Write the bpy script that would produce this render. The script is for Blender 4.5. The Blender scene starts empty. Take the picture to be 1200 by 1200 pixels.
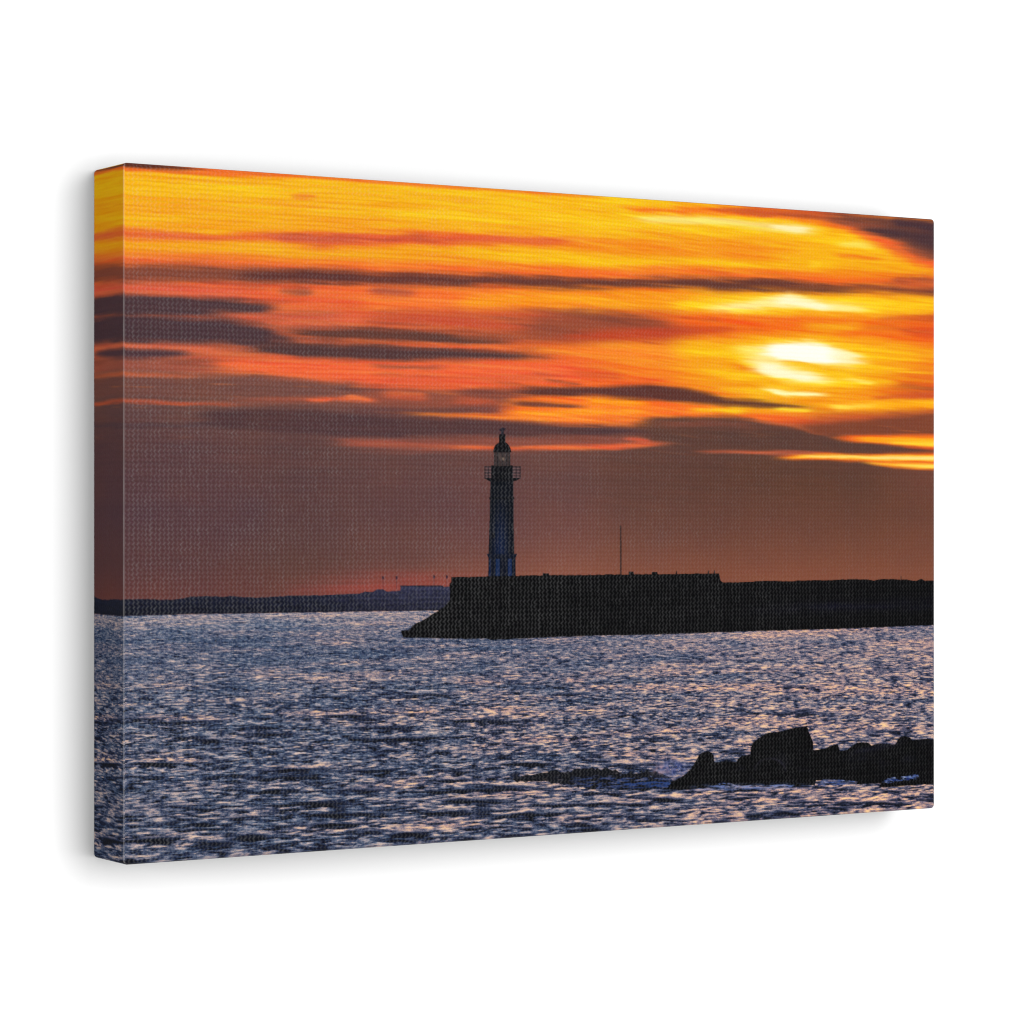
import bpy, bmesh, math
import numpy as np

scene = bpy.context.scene
UNIT = 0.1524                        # half the height of the canvas, in metres (an 18 x 12 inch print)
DEPTH = 0.2083                       # how far it stands out from the wall, in the same units
CX, CZ = 0.0, 1.5                    # middle of the canvas on the wall

# ---------------------------------------------------------------- camera
YAW = math.atan2(.532, .847)
rx, ry = math.cos(YAW), -math.sin(YAW)            # camera right, in the floor plane
fx, fy = math.sin(YAW), math.cos(YAW)             # camera forward
corner = (CX - 1.5 * UNIT, -DEPTH * UNIT)         # front left edge of the canvas
cam_data = bpy.data.cameras.new('camera'); cam = bpy.data.objects.new('camera', cam_data)
scene.collection.objects.link(cam)
cam.location = (corner[0] - UNIT * (-1.1063 * rx + 8.243 * fx), corner[1] - UNIT * (-1.1063 * ry + 8.243 * fy), CZ)
cam.rotation_euler = (math.radians(90), 0, -YAW)
cam_data.sensor_width = 36; cam_data.lens = 3394 / 1200 * 36
cam_data.shift_y = 2 / 1200
cam_data.clip_start = .05; cam_data.clip_end = 100
scene.camera = cam

# ---------------------------------------------------------------- studio light
world = bpy.data.worlds.new('World'); scene.world = world
world.use_nodes = True
bg = world.node_tree.nodes['Background']
bg.inputs[0].default_value = (1, 1, 1, 1); bg.inputs[1].default_value = 0.58
def softbox(name, loc, target, w, h, power):
    d = bpy.data.lights.new(name, 'AREA'); d.shape = 'RECTANGLE'; d.size = w; d.size_y = h; d.energy = power
    o = bpy.data.objects.new(name, d); scene.collection.objects.link(o); o.location = loc
    v = np.array(target) - np.array(loc)
    import mathutils
    o.rotation_euler = mathutils.Vector(v).to_track_quat('-Z', 'Y').to_euler()
    return o
softbox('key_light', (.5, -2.05, 1.73), (0, 0, 1.5), 1.3, 1.5, 36)
softbox('side_light', (-2.4, -.7, 1.5), (0, 0, 1.5), .6, 1.2, 24)
vs = scene.view_settings
vs.view_transform = 'Standard'; vs.look = 'None'; vs.exposure = 0; vs.gamma = 1; vs.use_curve_mapping = False
scene.cycles.use_denoising = True
scene.cycles.diffuse_bounces = 0
scene.cycles.filter_width = 1.1

# ---------------------------------------------------------------- wall
def principled(name):
    m = bpy.data.materials.new(name); m.use_nodes = True
    return m, m.node_tree, m.node_tree.nodes['Principled BSDF']

wm, nt, bs = principled('white_paint')
bs.inputs['Roughness'].default_value = .9; bs.inputs['Specular IOR Level'].default_value = .1
tc = nt.nodes.new('ShaderNodeTexCoord'); nz = nt.nodes.new('ShaderNodeTexNoise'); nz.inputs['Scale'].default_value = 90; nz.inputs['Detail'].default_value = 4
nt.links.new(tc.outputs['Object'], nz.inputs['Vector'])
bp = nt.nodes.new('ShaderNodeBump'); bp.inputs['Strength'].default_value = .04; bp.inputs['Distance'].default_value = .001
nt.links.new(nz.outputs['Fac'], bp.inputs['Height']); nt.links.new(bp.outputs['Normal'], bs.inputs['Normal'])
bs.inputs['Base Color'].default_value = (.88, .88, .88, 1)
bm = bmesh.new(); bmesh.ops.create_cube(bm, size=1)
for q in bm.verts: q.co = (q.co.x * 6, q.co.y * .12 + .06, q.co.z * 4 + 1.6)
me = bpy.data.meshes.new('wall'); bm.to_mesh(me); bm.free(); me.materials.append(wm)
wall = bpy.data.objects.new('wall', me); scene.collection.objects.link(wall)
wall['kind'] = 'structure'; wall['label'] = 'plain white wall behind the canvas print'

# ---------------------------------------------------------------- the printed picture (worked out in code)
# Canvas units: u 0..3 across the face, v 0..2 down it (one unit = half the canvas height).
NU, NV = 1240, 828

def cvs_px(u):
    """columns/rows of the picture are written in the print's own drawing grid"""
    Z = 8.243 + .532 * u
    return 600 + 3394 * (-1.1063 + .847 * u) / Z, 3394 / Z      # drawing-grid x, drawing-grid units per canvas unit

def smooth(t):
    t = np.clip(t, 0, 1); return t * t * (3 - 2 * t)

def perlin(x, y, seed):
    g = np.random.default_rng(seed)
    ang = g.random(4096) * 2 * math.pi
    gx, gy = np.cos(ang), np.sin(ang)
    perm = g.permutation(4096)
    xi = np.floor(x).astype(np.int64); yi = np.floor(y).astype(np.int64)
    xf = x - xi; yf = y - yi
    sx = xf * xf * xf * (xf * (xf * 6 - 15) + 10); sy = yf * yf * yf * (yf * (yf * 6 - 15) + 10)
    def dot(ix, iy, dx, dy):
        h = perm[(perm[ix & 4095] + iy) & 4095]
        return gx[h] * dx + gy[h] * dy
    a = dot(xi, yi, xf, yf); b = dot(xi + 1, yi, xf - 1, yf)
    c = dot(xi, yi + 1, xf, yf - 1); d = dot(xi + 1, yi + 1, xf - 1, yf - 1)
    return ((a + (b - a) * sx) * (1 - sy) + (c + (d - c) * sx) * sy) * 1.6

def fbm(x, y, seed, n=3, gain=.5):
    s = 0; a = 1; t = 0
    for k in range(n):
        s = s + a * perlin(x * 2 ** k + 7.3 * k, y * 2 ** k + 3.1 * k, seed + k); t += a * a; a *= gain
    return s / math.sqrt(t)

SKY_COLUMNS = [
 (145, [(190,245,188,18),(262,244,178,18),(290,243,168,24),(302,232,108,50),(340,205,95,58),(375,150,80,60),(400,150,80,60),(440,112,72,64),(470,98,66,63),(520,86,58,60),(600,82,56,61),(660,86,56,57),(705,98,57,55)]),
 (250, [(198,245,188,18),(265,244,178,18),(290,243,168,22),(305,235,112,48),(342,220,98,55),(375,190,88,58),(400,170,86,58),(425,205,95,58),(450,120,75,62),(470,105,70,63),(520,90,60,60),(600,84,57,61),(660,88,57,57),(702,100,58,54)]),
 (350, [(205,245,187,20),(268,243,175,20),(300,240,165,25),(312,238,110,45),(345,235,105,50),(380,215,95,55),(430,225,100,55),(455,130,80,64),(480,100,66,62),(520,90,60,58),(600,86,58,58),(660,90,60,56),(692,100,61,54)]),
 (460, [(213,243,186,20),(265,243,178,20),(300,241,165,22),(318,238,105,42),(345,238,112,45),(380,205,90,52),(430,225,98,52),(460,160,80,58),(482,110,68,60),(520,95,63,60),(600,92,61,60),(655,100,64,58),(690,118,68,58)]),
 (560, [(222,243,186,18),(268,243,180,18),(300,242,168,20),(322,240,108,38),(350,240,118,35),(375,195,85,48),(400,212,95,45),(440,225,95,48),(475,200,85,50),(500,105,68,62),(530,98,64,60),(600,95,62,62),(650,108,68,62),(676,128,76,62)]),
 (660, [(226,244,190,16),(265,244,188,16),(300,242,172,18),(325,240,112,32),(352,240,150,25),(375,150,75,48),(395,165,72,45),(410,235,115,38),(440,236,100,42),(475,240,125,36),(492,225,105,45),(512,105,68,60),(560,97,64,60),(620,108,68,62),(675,132,80,64)]),
 (750, [(232,243,190,16),(262,243,190,18),(300,240,165,18),(325,240,118,28),(352,236,145,22),(372,205,85,38),(393,190,75,40),(408,240,138,25),(440,240,118,32),(465,236,98,38),(486,232,108,38),(510,96,62,54),(560,92,60,52),(620,102,65,56),(672,126,75,58)]),
 (840, [(238,243,165,16),(258,245,195,22),(300,241,170,16),(328,236,118,24),(356,246,195,22),(376,236,110,24),(392,232,88,25),(412,244,180,22),(440,243,160,22),(462,236,125,25),(482,245,165,22),(494,150,72,48),(506,92,60,50),(560,90,58,48),(620,100,63,53),(676,124,73,56)]),
 (900, [(243,240,110,20),(254,245,190,20),(300,241,168,16),(330,235,120,24),(355,246,195,22),(372,236,112,22),(398,238,125,20),(418,248,205,28),(460,242,165,20),(482,244,160,20),(494,205,85,38),(506,92,60,48),(560,90,58,46),(620,104,64,52),(680,128,75,56)]),
 (1000,[(250,150,60,35),(260,242,150,20),(276,246,195,20),(310,240,165,18),(335,236,122,24),(356,247,198,24),(376,238,118,20),(400,238,125,20),(430,244,180,20),(460,238,135,22),(476,243,155,24),(490,175,78,44),(520,94,60,50),(560,90,58,46),(620,104,64,50),(682,128,75,56)]),
 (1095,[(258,232,108,36),(296,236,116,36),(313,244,182,18),(335,225,100,35),(352,242,172,20),(370,232,105,26),(400,232,100,26),(430,236,122,24),(456,215,90,32),(475,242,150,24),(490,150,75,50),(506,118,65,48),(524,130,66,48),(550,106,64,52),(600,102,63,50),(682,126,74,55)]),
]

def paint_picture():
    u = np.linspace(0, 3, NU); v = np.linspace(0, 2, NV)
    X, S = cvs_px(u)                                  # per column
    U, V = np.meshgrid(u, v)
    Y = 602 + (V - 1) * S[None, :]
    XX = np.broadcast_to(X[None, :], Y.shape)
    sc = S[None, :] / 380.                            # local drawing scale

    # ---- base sky
    cols = []
    for xc, kn in SKY_COLUMNS:
        uu = (3394 * -1.1063 - (xc - 600) * 8.243) / ((xc - 600) * .532 - 3394 * .847)
        s = cvs_px(uu)[1]
        kv = np.array([1 + (k[0] - 602) / s for k in kn])
        cols.append((uu, np.stack([np.interp(v, kv, [k[c] for k in kn]) for c in (1, 2, 3)], 1)))
    ux = np.array([c[0] for c in cols]); data = np.stack([c[1] for c in cols])      # (n,NV,3)
    warp_v = fbm(U / .5, V / .09, 11, 3) * .007
    idx = np.clip(np.searchsorted(ux, u) - 1, 0, len(ux) - 2)
    fr = smooth((u - ux[idx]) / (ux[idx + 1] - ux[idx]))
    base = data[idx] * (1 - fr)[:, None, None] + data[idx + 1] * fr[:, None, None]   # (NU,NV,3)
    rows = np.clip((V + warp_v) / 2 * (NV - 1), 0, NV - 1.001)
    r0 = rows.astype(int); rf = (rows - r0)[..., None]
    ci = np.broadcast_to(np.arange(NU)[None, :], r0.shape)
    img = base[ci, r0] * (1 - rf) + base[ci, r0 + 1] * rf

    # ---- soft horizontal cloud ribbons
    wav = fbm(U / .34, V / .05, 21, 3) * 1.6 * sc + fbm(U / .11, (V - .02 * U) / .013, 29, 3) * 1.15
    feather = 1.5 + .6 * perlin(U / .25, V / .022, 31)
    wisp = fbm(U / .42, (V - .02 * U) / .016, 33, 3) * .75 + fbm(U / .13, V / .0085, 37, 2) * .4
    kern = np.exp(-np.linspace(-2, 2, 19) ** 2); kern /= kern.sum()
    def curve(xs, ys):
        c = np.interp(X, xs, ys)
        return np.convolve(np.pad(c, 9, mode='edge'), kern, 'valid')
    def band(col, op, soft, pts, soft2=None, w=1.):
        nonlocal img
        xs = [p[0] for p in pts]
        top = curve(xs, [p[1] for p in pts]); bot = curve(xs, [p[2] for p in pts])
        soft2 = soft if soft2 is None else soft2
        j0 = max(0, int(np.searchsorted(X, min(xs) - 25))); j1 = min(NU, int(np.searchsorted(X, max(xs) + 25)))
        if j1 <= j0: return
        y = Y[:, j0:j1] + wav[:, j0:j1] * w
        f = feather[:, j0:j1]
        t = top[None, j0:j1]; b = bot[None, j0:j1]
        m = smooth(.5 + (y - t) / (soft * f + .8)) * smooth(.5 + (b - y) / (soft2 * f + .8))
        m = m * np.clip((b - t) / 1.6, 0, 1)
        x = X[j0:j1]; le = min(42., .28 * (xs[-1] - xs[0]))
        e0 = smooth((x - xs[0]) / le + (.0 if xs[0] > 146 else 2)); e1 = smooth((xs[-1] - x) / le + (.0 if xs[-1] < 1094 else 2))
        m = m * (e0 * e1)[None, :]
        m = np.clip(m + wisp[:, j0:j1] * 1.5 * m * (1 - m) * min(1., soft / 4.), 0, 1)
        m = (m * op)[..., None]
        img[:, j0:j1] = img[:, j0:j1] * (1 - m) + np.array(col, float) * m
    def line(col, op, soft, pts, w=1.):
        band(col, op, soft, [(x, y - h, y + h) for x, y, h in pts], None, w)
    E = lambda x: 190 + (x - 144.5) * (257 - 190) / 950.5     # top edge of the print

    # streak 1
    line((238,120,38), .8, 9, [(140,272,7),(200,275,6),(250,277,5),(300,275,5),(340,277,9),(380,279,11),(430,279,10),(500,277,8),(560,279,8),(640,281,8),(720,286,8),(800,291,9),(860,293,9),(930,296,6)])
    line((222,92,52), .85, 6, [(140,272,3),(200,275,3),(250,277,2.5),(300,275,2.5),(340,277,5),(380,280,7),(430,279,7),(480,277,5),(560,279,4),(640,281,5),(690,283,3)])
    line((196,82,58), .7, 7, [(300,276,1),(345,278,5),(400,279,6),(440,279,2)])
    line((240,150,30), .6, 10, [(145,240,2),(300,243,2),(420,236,1)]); line((232,125,45), .7, 4, [(335,229,.5),(355,229.5,2.6),(375,229,.5)])
    line((240,150,35), .55, 4, [(225,226,.5),(236,226.5,2),(252,226,.5)])
    line((248,202,22), .7, 12, [(440,250,4),(540,252,7),(640,252,7),(760,268,4)])
    line((245,194,14), .8, 10, [(520,290,4),(600,298,5),(700,306,7),(800,308,7),(880,310,6),(1000,311,5)])
    line((240,148,18), .6, 9, [(640,287,3),(720,290,8),(860,292,9),(960,296,4)])
    line((238,122,22), .6, 9, [(640,312,1),(760,315,4),(860,317,5),(950,320,5),(1095,326,6)])
    line((236,124,22), .55, 8, [(700,268,1),(780,272,4),(880,282,4),(960,288,1)])
    line((240,140,22), .5, 8, [(150,258,2),(300,262,3),(450,262,3),(600,266,3),(700,262,1)])
    # band 2 : halo, then dark core
    line((240,108,40), .75, 10, [(140,309,7),(300,312,8),(420,313,8),(560,318,8),(700,322,8),(800,320,6),(900,324,6),(1000,331,6),(1095,334,8)])
    band((112,62,52), .85, 11, [(140,310,330),(200,310,330),(300,312,331),(360,314,330),(430,317,330)])
    line((88,48,46), .92, 8, [(250,322,1),(310,322,5),(360,322,7),(400,324,8.5),(450,325.5,7.5),(500,325.5,7),(540,327.5,7),(580,327,6.5),(620,329,6.5),(680,330.5,6),(720,331,5),(760,330.5,5),(800,330,6),(840,333,6.5),(880,332.5,7),(910,332.5,7),(940,335.5,6),(970,337,4.5),(1000,337,3.6),(1040,337,3.6),(1070,339,4),(1095,341,4.5)])
    band((196,88,45), .8, 8, [(1040,327,332),(1070,323,336),(1095,321,337)])
    # below band 2
    line((226,104,70), .7, 9, [(140,339,5),(220,340,5),(300,341,5)])
    line((150,78,58), .75, 7, [(318,341,.5),(350,341,5),(372,341,.5)])
    line((168,80,58), .85, 8, [(420,340,.5),(450,341,6),(475,342,5),(500,342,.5)])
    line((246,122,45), .8, 10, [(400,353,6),(470,352,8),(540,352,9),(640,352,9),(720,352,8)])
    line((246,160,22), .9, 9, [(510,353,1),(560,352,7),(620,351,8),(680,351,9),(740,352,9),(800,354,9),(860,357,9)])
    line((248,205,24), .9, 8, [(770,358,1),(810,356,7),(850,357,9),(900,355,11),(960,356,10),(1020,358,9),(1095,359,8)])
    line((250,234,150), .9, 7, [(808,360,.5),(840,359.5,3.5),(872,357,5),(900,353.5,6.5),(925,350.5,8),(950,354,7),(980,358,5),(1010,361,4),(1042,362.5,.8)])
    line((252,247,216), .75, 6, [(895,354,1),(925,351,5),(960,356.5,4),(985,359,1)])
    # red-brown mid cloud
    band((198,86,50), .75, 9, [(420,364,370),(480,364,380),(560,364,382),(640,362,384),(700,364,386)])
    band((146,72,50), .85, 12, [(600,372,390),(640,367,396),(680,364,392),(710,365,388),(750,371,386),(790,378,387),(830,384,388)])
    line((128,64,46), .6, 7, [(690,374,1),(720,375,4),(760,378,4),(800,383,1)])
    line((190,66,34), .7, 8, [(640,396,2),(700,393,6),(780,388,6),(850,386,4),(880,380,2)])
    line((240,92,24), .7, 9, [(770,376,4),(850,371,6),(900,385,6),(960,376,4)])
    line((238,100,24), .6, 8, [(960,392,4),(1030,395,6),(1095,396,8)]); line((205,80,40), .7, 7, [(1050,387,1),(1075,388,4),(1095,390,5)])
    line((200,85,32), .7, 5, [(1020,373,.8),(1060,372,2.5),(1095,373,4)])
    line((240,165,20), .7, 9, [(930,380,3),(970,384,6),(1020,379,3)]); line((232,110,20), .6, 5, [(940,394,1),(965,396,2.5),(985,397,1)])
    # dark wedge A (left)
    band((70,50,56), .95, 7, [(140,345,367),(200,346,367),(250,348,366),(280,350.5,365.5),(310,356,365),(342,363,364)], 5)
    band((146,78,60), .8, 7, [(225,365,370),(260,364,375),(300,364,380),(340,365,388),(420,368,380)])
    line((226,106,62), .85, 8, [(250,369,1),(290,371,4),(330,374,6),(380,374,6),(450,372,6)])
    band((66,48,56), .95, 9, [(140,366,402),(220,370,402),(260,372.5,402),(290,378,404),(320,385,405),(350,394,404)])
    band((90,56,54), .75, 8, [(300,388,404),(360,396,412),(400,402,420)])
    # dark B and C
    band((210,98,58), .7, 6, [(330,395,402),(420,399,404),(520,402,406),(600,402,410)])
    band((82,52,48), .9, 7, [(318,388,390),(345,386,393),(380,384,397),(420,383.5,398.5),(460,385,400),(500,387,401),(540,391,402),(580,395,401),(620,397,399)])
    band((150,76,52), .6, 8, [(520,386,394),(600,388,400),(660,392,402)])
    line((236,108,50), .8, 4, [(385,401,1),(450,402,1.4),(520,404,1.6),(580,407,3),(640,410,4)])
    band((74,50,52), .95, 6, [(270,403,408),(310,402,412),(350,402,417),(400,402.5,421.5),(450,404,423),(500,406.5,423),(550,409.5,423),(590,412,421),(630,414.5,419),(672,416.5,417.3)])
    # orange lines at the left
    band((222,108,68), .9, 5, [(140,401,408),(200,403,409),(240,406,412),(285,411,415)])
    band((72,50,58), .92, 5, [(140,407,420),(180,409,420),(215,412.5,418),(232,415,416)])
    band((158,82,64), .75, 8, [(140,420,436),(220,420,436),(280,420,434)])
    line((206,98,58), .85, 3.5, [(140,438,2),(180,439,2),(215,441,1.4),(250,443,.6)])
    band((240,104,54), .9, 11, [(225,414,424),(260,419,432),(300,420,440),(340,420,444),(400,422,448),(440,424,451),(520,424,452),(600,424,450),(700,424,448)])
    line((132,70,58), .75, 3, [(420,427,.6),(450,428.5,1.4),(500,430,1.4),(536,430,.6)])
    line((205,84,50), .5, 7, [(430,440,1),(500,441,3),(600,444,4),(680,436,2)])
    line((246,140,40), .8, 10, [(600,406,1),(650,407,4),(700,411,7),(760,412,8),(820,414,6)])
    line((198,74,44), .6, 7, [(660,434,1),(700,437,4),(740,441,2)])
    line((225,85,40), .5, 8, [(700,450,2),(760,446,3),(800,440,1)])
    # brown D
    band((112,70,62), .88, 8, [(140,444,466),(240,443,464),(300,437,464),(340,443,465),(380,448,463),(440,451,462)])
    line((196,86,52), .85, 3.5, [(140,470,2),(200,471,1.8),(260,471.5,1.6),(300,471,1)])
    line((184,86,58), .7, 6, [(255,470,1.5),(330,468,3),(370,467,3.5),(420,466,2)])
    line((244,112,58), .95, 3.5, [(352,467.5,.6),(375,467.5,2),(395,467,1.2)]); line((240,112,58), .85, 4, [(380,467.6,.6),(400,466.6,2),(415,466.6,3),(430,468.4,2),(452,469.4,.5)], .5); line((246,128,66), .8, 3, [(398,464.6,.5),(410,464.4,1.4),(424,467,1.6),(440,469.2,.5)], .4)
    band((92,58,58), .8, 6, [(385,451,456),(410,452,458),(440,453,459),(470,455,457)])
    band((136,74,58), .85, 9, [(430,462,482),(480,458,484),(540,456,485),(600,462,480),(640,466,472)])
    line((214,96,54), .85, 5, [(438,462,1),(465,463,3.5),(492,463.5,3.2),(510,466,1)]); line((198,84,50), .7, 6, [(520,470,1),(560,470,4),(592,472,1)])
    line((240,104,48), .8, 3.5, [(400,452,1.5),(460,453,1.8),(520,454.5,2),(560,452.5,2),(610,451,1.4)])
    band((96,60,58), .75, 6, [(395,478,484),(450,476,486),(520,477,486),(570,474,486),(590,478,482)])
    # orange, between the dark ribbons
    band((246,122,36), .92, 7, [(572,474,481),(600,468,489),(640,463,492),(700,466,496),(760,468,500),(820,472,494),(870,476,492)])
    line((250,166,24), .9, 5, [(670,469,1),(705,470,4),(740,471,4),(780,474,1)]); line((250,165,28), .85, 5, [(585,482,1),(640,485,3.5),(700,482,3),(780,482,1)])
    line((248,196,24), .9, 4, [(798,479,.8),(830,480.5,2.8),(860,481,3.2),(890,482,1)])
    line((244,110,36), .85, 6, [(850,487,3),(930,490,4),(970,487,3)])
    # dark E and wisps
    band((118,64,54), .85, 6, [(520,457,460),(560,455,465),(600,455,464),(640,455,464)])
    band((84,47,44), .95, 5, [(590,455,460),(620,453.5,462.5),(660,452.6,463),(700,453,463.5),(730,452,466.5),(760,450.5,468.5),(785,452.5,470),(810,456.5,471.5),(833,461,473),(850,466.5,475),(880,469,476),(910,472,477.2),(940,475,478.2),(972,477.6,478.4)], 5, .6)
    line((128,66,48), .8, 3, [(632,443.5,.5),(650,446,1.4),(672,448.8,1.6),(690,450,.6)])
    line((104,56,48), .92, 3, [(585,472,.8),(610,472.5,3),(640,473.5,2.6),(670,474.8,1.6),(696,475.4,.6)], .6)
    line((112,62,56), .85, 6, [(548,479,.8),(572,478.5,4),(592,478,.8)])
    # bright thin line over dark G
    line((250,142,44), .95, 3, [(462,484.2,.5),(500,485,1.2),(540,486.8,2),(575,488.4,2.6),(610,489.5,3.5),(660,491,3.6),(710,493,3)], .5)
    # dark G, H
    band((78,52,54), .95, 6, [(215,486,492),(240,481,500),(280,478.5,503),(320,479,505),(370,482,508),(420,485.5,512),(470,487.5,512),(520,489.5,511),(560,491.5,511),(600,493,511.5),(622,493.5,511.5),(663,497,511.5),(706,499,510),(752,500,509),(800,502,514)], 5, .6)
    band((76,56,62), .6, 5, [(140,497,501),(190,496,502),(260,497,503)])
    line((222,108,48), .7, 5, [(700,497,1),(740,496,3),(760,492,1)])
    band((88,58,50), .94, 5, [(730,494,497),(745,490.5,504),(770,488.3,512),(800,487.6,518),(850,489,524),(880,491,527),(910,497,528),(940,503,529),(975,509,529),(1020,518,530),(1060,522,531),(1095,525,532)], 8, .6)
    band((136,72,56), .55, 6, [(752,493,499),(820,494,500),(870,494,501),(905,498,504)])
    line((200,98,56), .8, 3, [(862,491,.6),(900,494,1.2),(930,498,1.4),(955,505,1.6),(985,511.5,2)], .6)
    band((122,64,44), .93, 7, [(918,500,501),(940,499,503),(960,495.5,507),(1000,491.5,509),(1040,487.5,509),(1095,482,509)], 3)
    line((200,88,42), .6, 6, [(900,494,2),(960,492,2.5),(1020,488,2.5),(1095,481,2)])
    # line J
    band((240,104,30), .95, 3, [(966,510.5,512),(985,509.5,516),(1020,509,519),(1060,509,523),(1095,509,525.5)], 3, .4)
    band((250,176,26), .95, 3, [(990,512,513.5),(1020,511.5,517),(1050,512,520),(1095,512,523)], 3, .4)
    line((253,205,50), .85, 3, [(1035,517.5,.6),(1060,519,1.8),(1095,520.5,2.5)], .4)
    line((225,85,30), .8, 2.5, [(1055,523.5,.8),(1095,525.5,1.2)], .4)
    # line L/M
    line((204,96,62), .9, 3, [(800,529,.4),(830,529,1),(870,529,1.4),(910,530,2),(950,531.5,2.4),(985,532,2)], .4)
    band((150,78,60), .6, 4, [(890,528,534),(940,529,535),(1000,530,536)])
    band((240,108,30), .95, 3.5, [(897,536,538.5),(930,533,539.5),(970,531.5,539),(1010,531.5,541),(1050,531,547.5),(1095,530.5,550)], 3.5, .4)
    line((253,190,36), .95, 2.2, [(902,537,.5),(925,536.6,1.5),(950,534.8,2.2),(985,534.6,2.4),(1020,535.8,2.8),(1060,536.5,3.4),(1095,536.8,3.8)], .5)
    line((255,232,140), .9, 1.8, [(925,536,.4),(940,535,1),(1000,535,1.1),(1040,536.4,1.6),(1095,536.8,2)], .5)
    line((252,190,44), .95, 2.4, [(1000,541,.4),(1030,543.5,1.4),(1060,545.2,2.2),(1095,546.3,2.6)], .4)
    line((255,225,110), .7, 1.6, [(1040,544.5,.4),(1070,545.6,1),(1095,546.3,1.2)], .4)
    # pink line N
    band((150,78,62), .7, 9, [(372,516,520),(420,515,525),(480,513,528),(560,513,528),(640,512,527),(700,511,525),(770,512,522)])
    band((130,72,60), .7, 6, [(600,511,518),(680,511,518),(740,513,518)])
    line((190,90,62), .7, 6, [(375,518,.6),(405,518.5,2.4),(450,519.5,2),(500,522,1.8),(560,524,1.8),(600,525,1.8)], .8)
    line((240,110,56), .9, 3.2, [(515,523,.5),(540,524,1.6),(600,525.5,1.4),(640,524.5,2.2),(680,524,3),(720,523.2,3.2),(750,521.3,2.8),(775,519.8,1.6),(803,519.8,.4)], .5)
    line((224,104,62), .85, 4, [(725,513,.6),(748,514.5,2.6),(768,518,1.4)], .5)
    # sun
    hal = np.exp(-(((XX - 935) / 95) ** 2 + ((Y - 428 - (XX - 935) * .06) / 34) ** 2) ** 1.4)[..., None] * .8
    img = img * (1 - hal) + np.array([246., 196., 14.]) * hal
    line((247,196,18), .85, 18, [(770,404,2),(820,408,9),(870,412,14),(930,412,16),(1000,412,15),(1060,413,10),(1095,414,6)])
    line((248,200,18), .8, 12, [(855,424,4),(900,432,10),(950,440,12),(1000,446,10),(1060,450,5)])
    line((238,140,14), .8, 6, [(790,416,1),(830,421,3),(860,426,3.2),(885,434,3),(905,443,2.5),(930,450,1)])
    line((248,196,20), .8, 5, [(815,432,1),(845,438,3),(880,446,3),(910,452,1)])
    line((237,146,14), .75, 5, [(820,446,1),(860,448,2),(890,450,2),(915,455,.8)]); line((247,190,20), .7, 4, [(830,454,1),(870,456,2.2),(900,458,.8)])
    line((251,234,120), .9, 7, [(838,409,1),(865,410,5),(890,411,6),(1000,416,3),(1030,420,1)])
    band((251,240,185), .95, 9, [(872,411,415),(888,405,419),(905,402,421.5),(925,400.5,422),(948,400.5,424),(968,402.5,426),(985,407,427.5),(1003,414,428.5),(1018,421,428.2),(1032,425.5,427.6)], 8)
    band((253,251,238), .97, 6, [(880,411,414.5),(895,406,418),(912,402.5,420),(930,401.8,421),(948,402,422.6),(965,404.5,424.5),(980,409,426),(996,415,426.6)], 6)
    band((250,232,140), .95, 8, [(858,420,424),(872,418,430),(890,418.5,437),(908,422,443),(930,427.5,447),(952,434,449.5),(972,440,449),(996,444,446.5)], 7)
    band((252,246,212), .85, 7, [(876,421,428),(893,422,436),(913,428,441.5),(935,434,444.5),(955,438.5,446),(970,442,446)], 5)
    line((250,230,130), .8, 7, [(862,421,1),(880,421,3),(900,421.5,3),(918,423,1)])
    line((242,184,24), .95, 2.6, [(908,422,.6),(925,422.8,1.5),(950,426.4,1.7),(975,431.5,1.8),(1005,436.5,1.5),(1040,441,.8)])
    line((248,200,30), .85, 3.5, [(950,431,.8),(985,438,2),(1020,443,2.2),(1060,449,1)]); line((236,140,14), .7, 3.5, [(985,434.5,.6),(1020,440,1.5),(1060,444.5,1.8),(1095,448,1.2)])
    line((247,190,22), .75, 4, [(1000,429,.8),(1040,432,2),(1095,436,1.5)]); line((238,140,18), .6, 4, [(1010,425,.8),(1050,427,2),(1095,429,2)])
    line((232,112,22), .6, 5, [(1000,450,1),(1040,454,2.4),(1095,457,3)])
    line((250,228,100), .95, 3, [(980,442.6,.6),(1000,444.5,1.9),(1018,447,1.9),(1034,449,.6)])
    line((248,200,34), .9, 5, [(878,450,.6),(910,455,2.4),(940,452,2.6),(985,452,.8)])
    line((253,244,176), .98, 3.2, [(884,452.5,.5),(900,456.5,2.2),(920,460.5,3.2),(950,462,2.8),(966,463,2),(982,463.5,.5)])
    line((236,140,18), .7, 4, [(880,462,.6),(910,468,1.8),(950,469,2),(990,466,1)])
    # right, below the sun
    line((196,80,40), .8, 8, [(1015,467,1),(1050,465,3.5),(1095,462,6)])
    line((248,176,20), .95, 5, [(958,475,.8),(985,476,4),(1020,475,4.5),(1060,473,5),(1095,473,5.5)])
    line((252,222,80), .9, 4, [(962,476.5,.6),(985,477,2.5),(1010,476,2.2),(1040,474,.6)])
    line((250,205,46), .95, 3.5, [(900,479.5,.6),(920,480.3,2.4),(945,480,2.4),(962,478.5,.6)])
    # top right pale streaks and the dark corner cloud
    line((244,188,14), .2, 30, [(560,262,6),(700,266,20),(850,275,26),(960,285,26),(1060,305,10)])
    line((246,204,24), .9, 10, [(700,252,3),(760,256,9),(840,258,10),(920,266,10),(990,272,6)])
    line((244,224,118), .9, 6, [(726,253,.6),(755,255.5,4.5),(800,257,5.5),(850,258,5),(890,262.5,5),(930,266.5,5.5),(955,267.5,4.5),(978,268,.6)])
    line((250,242,190), .85, 4, [(895,263.5,.8),(920,266,3),(940,267.5,3),(958,267.5,.8)])
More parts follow.
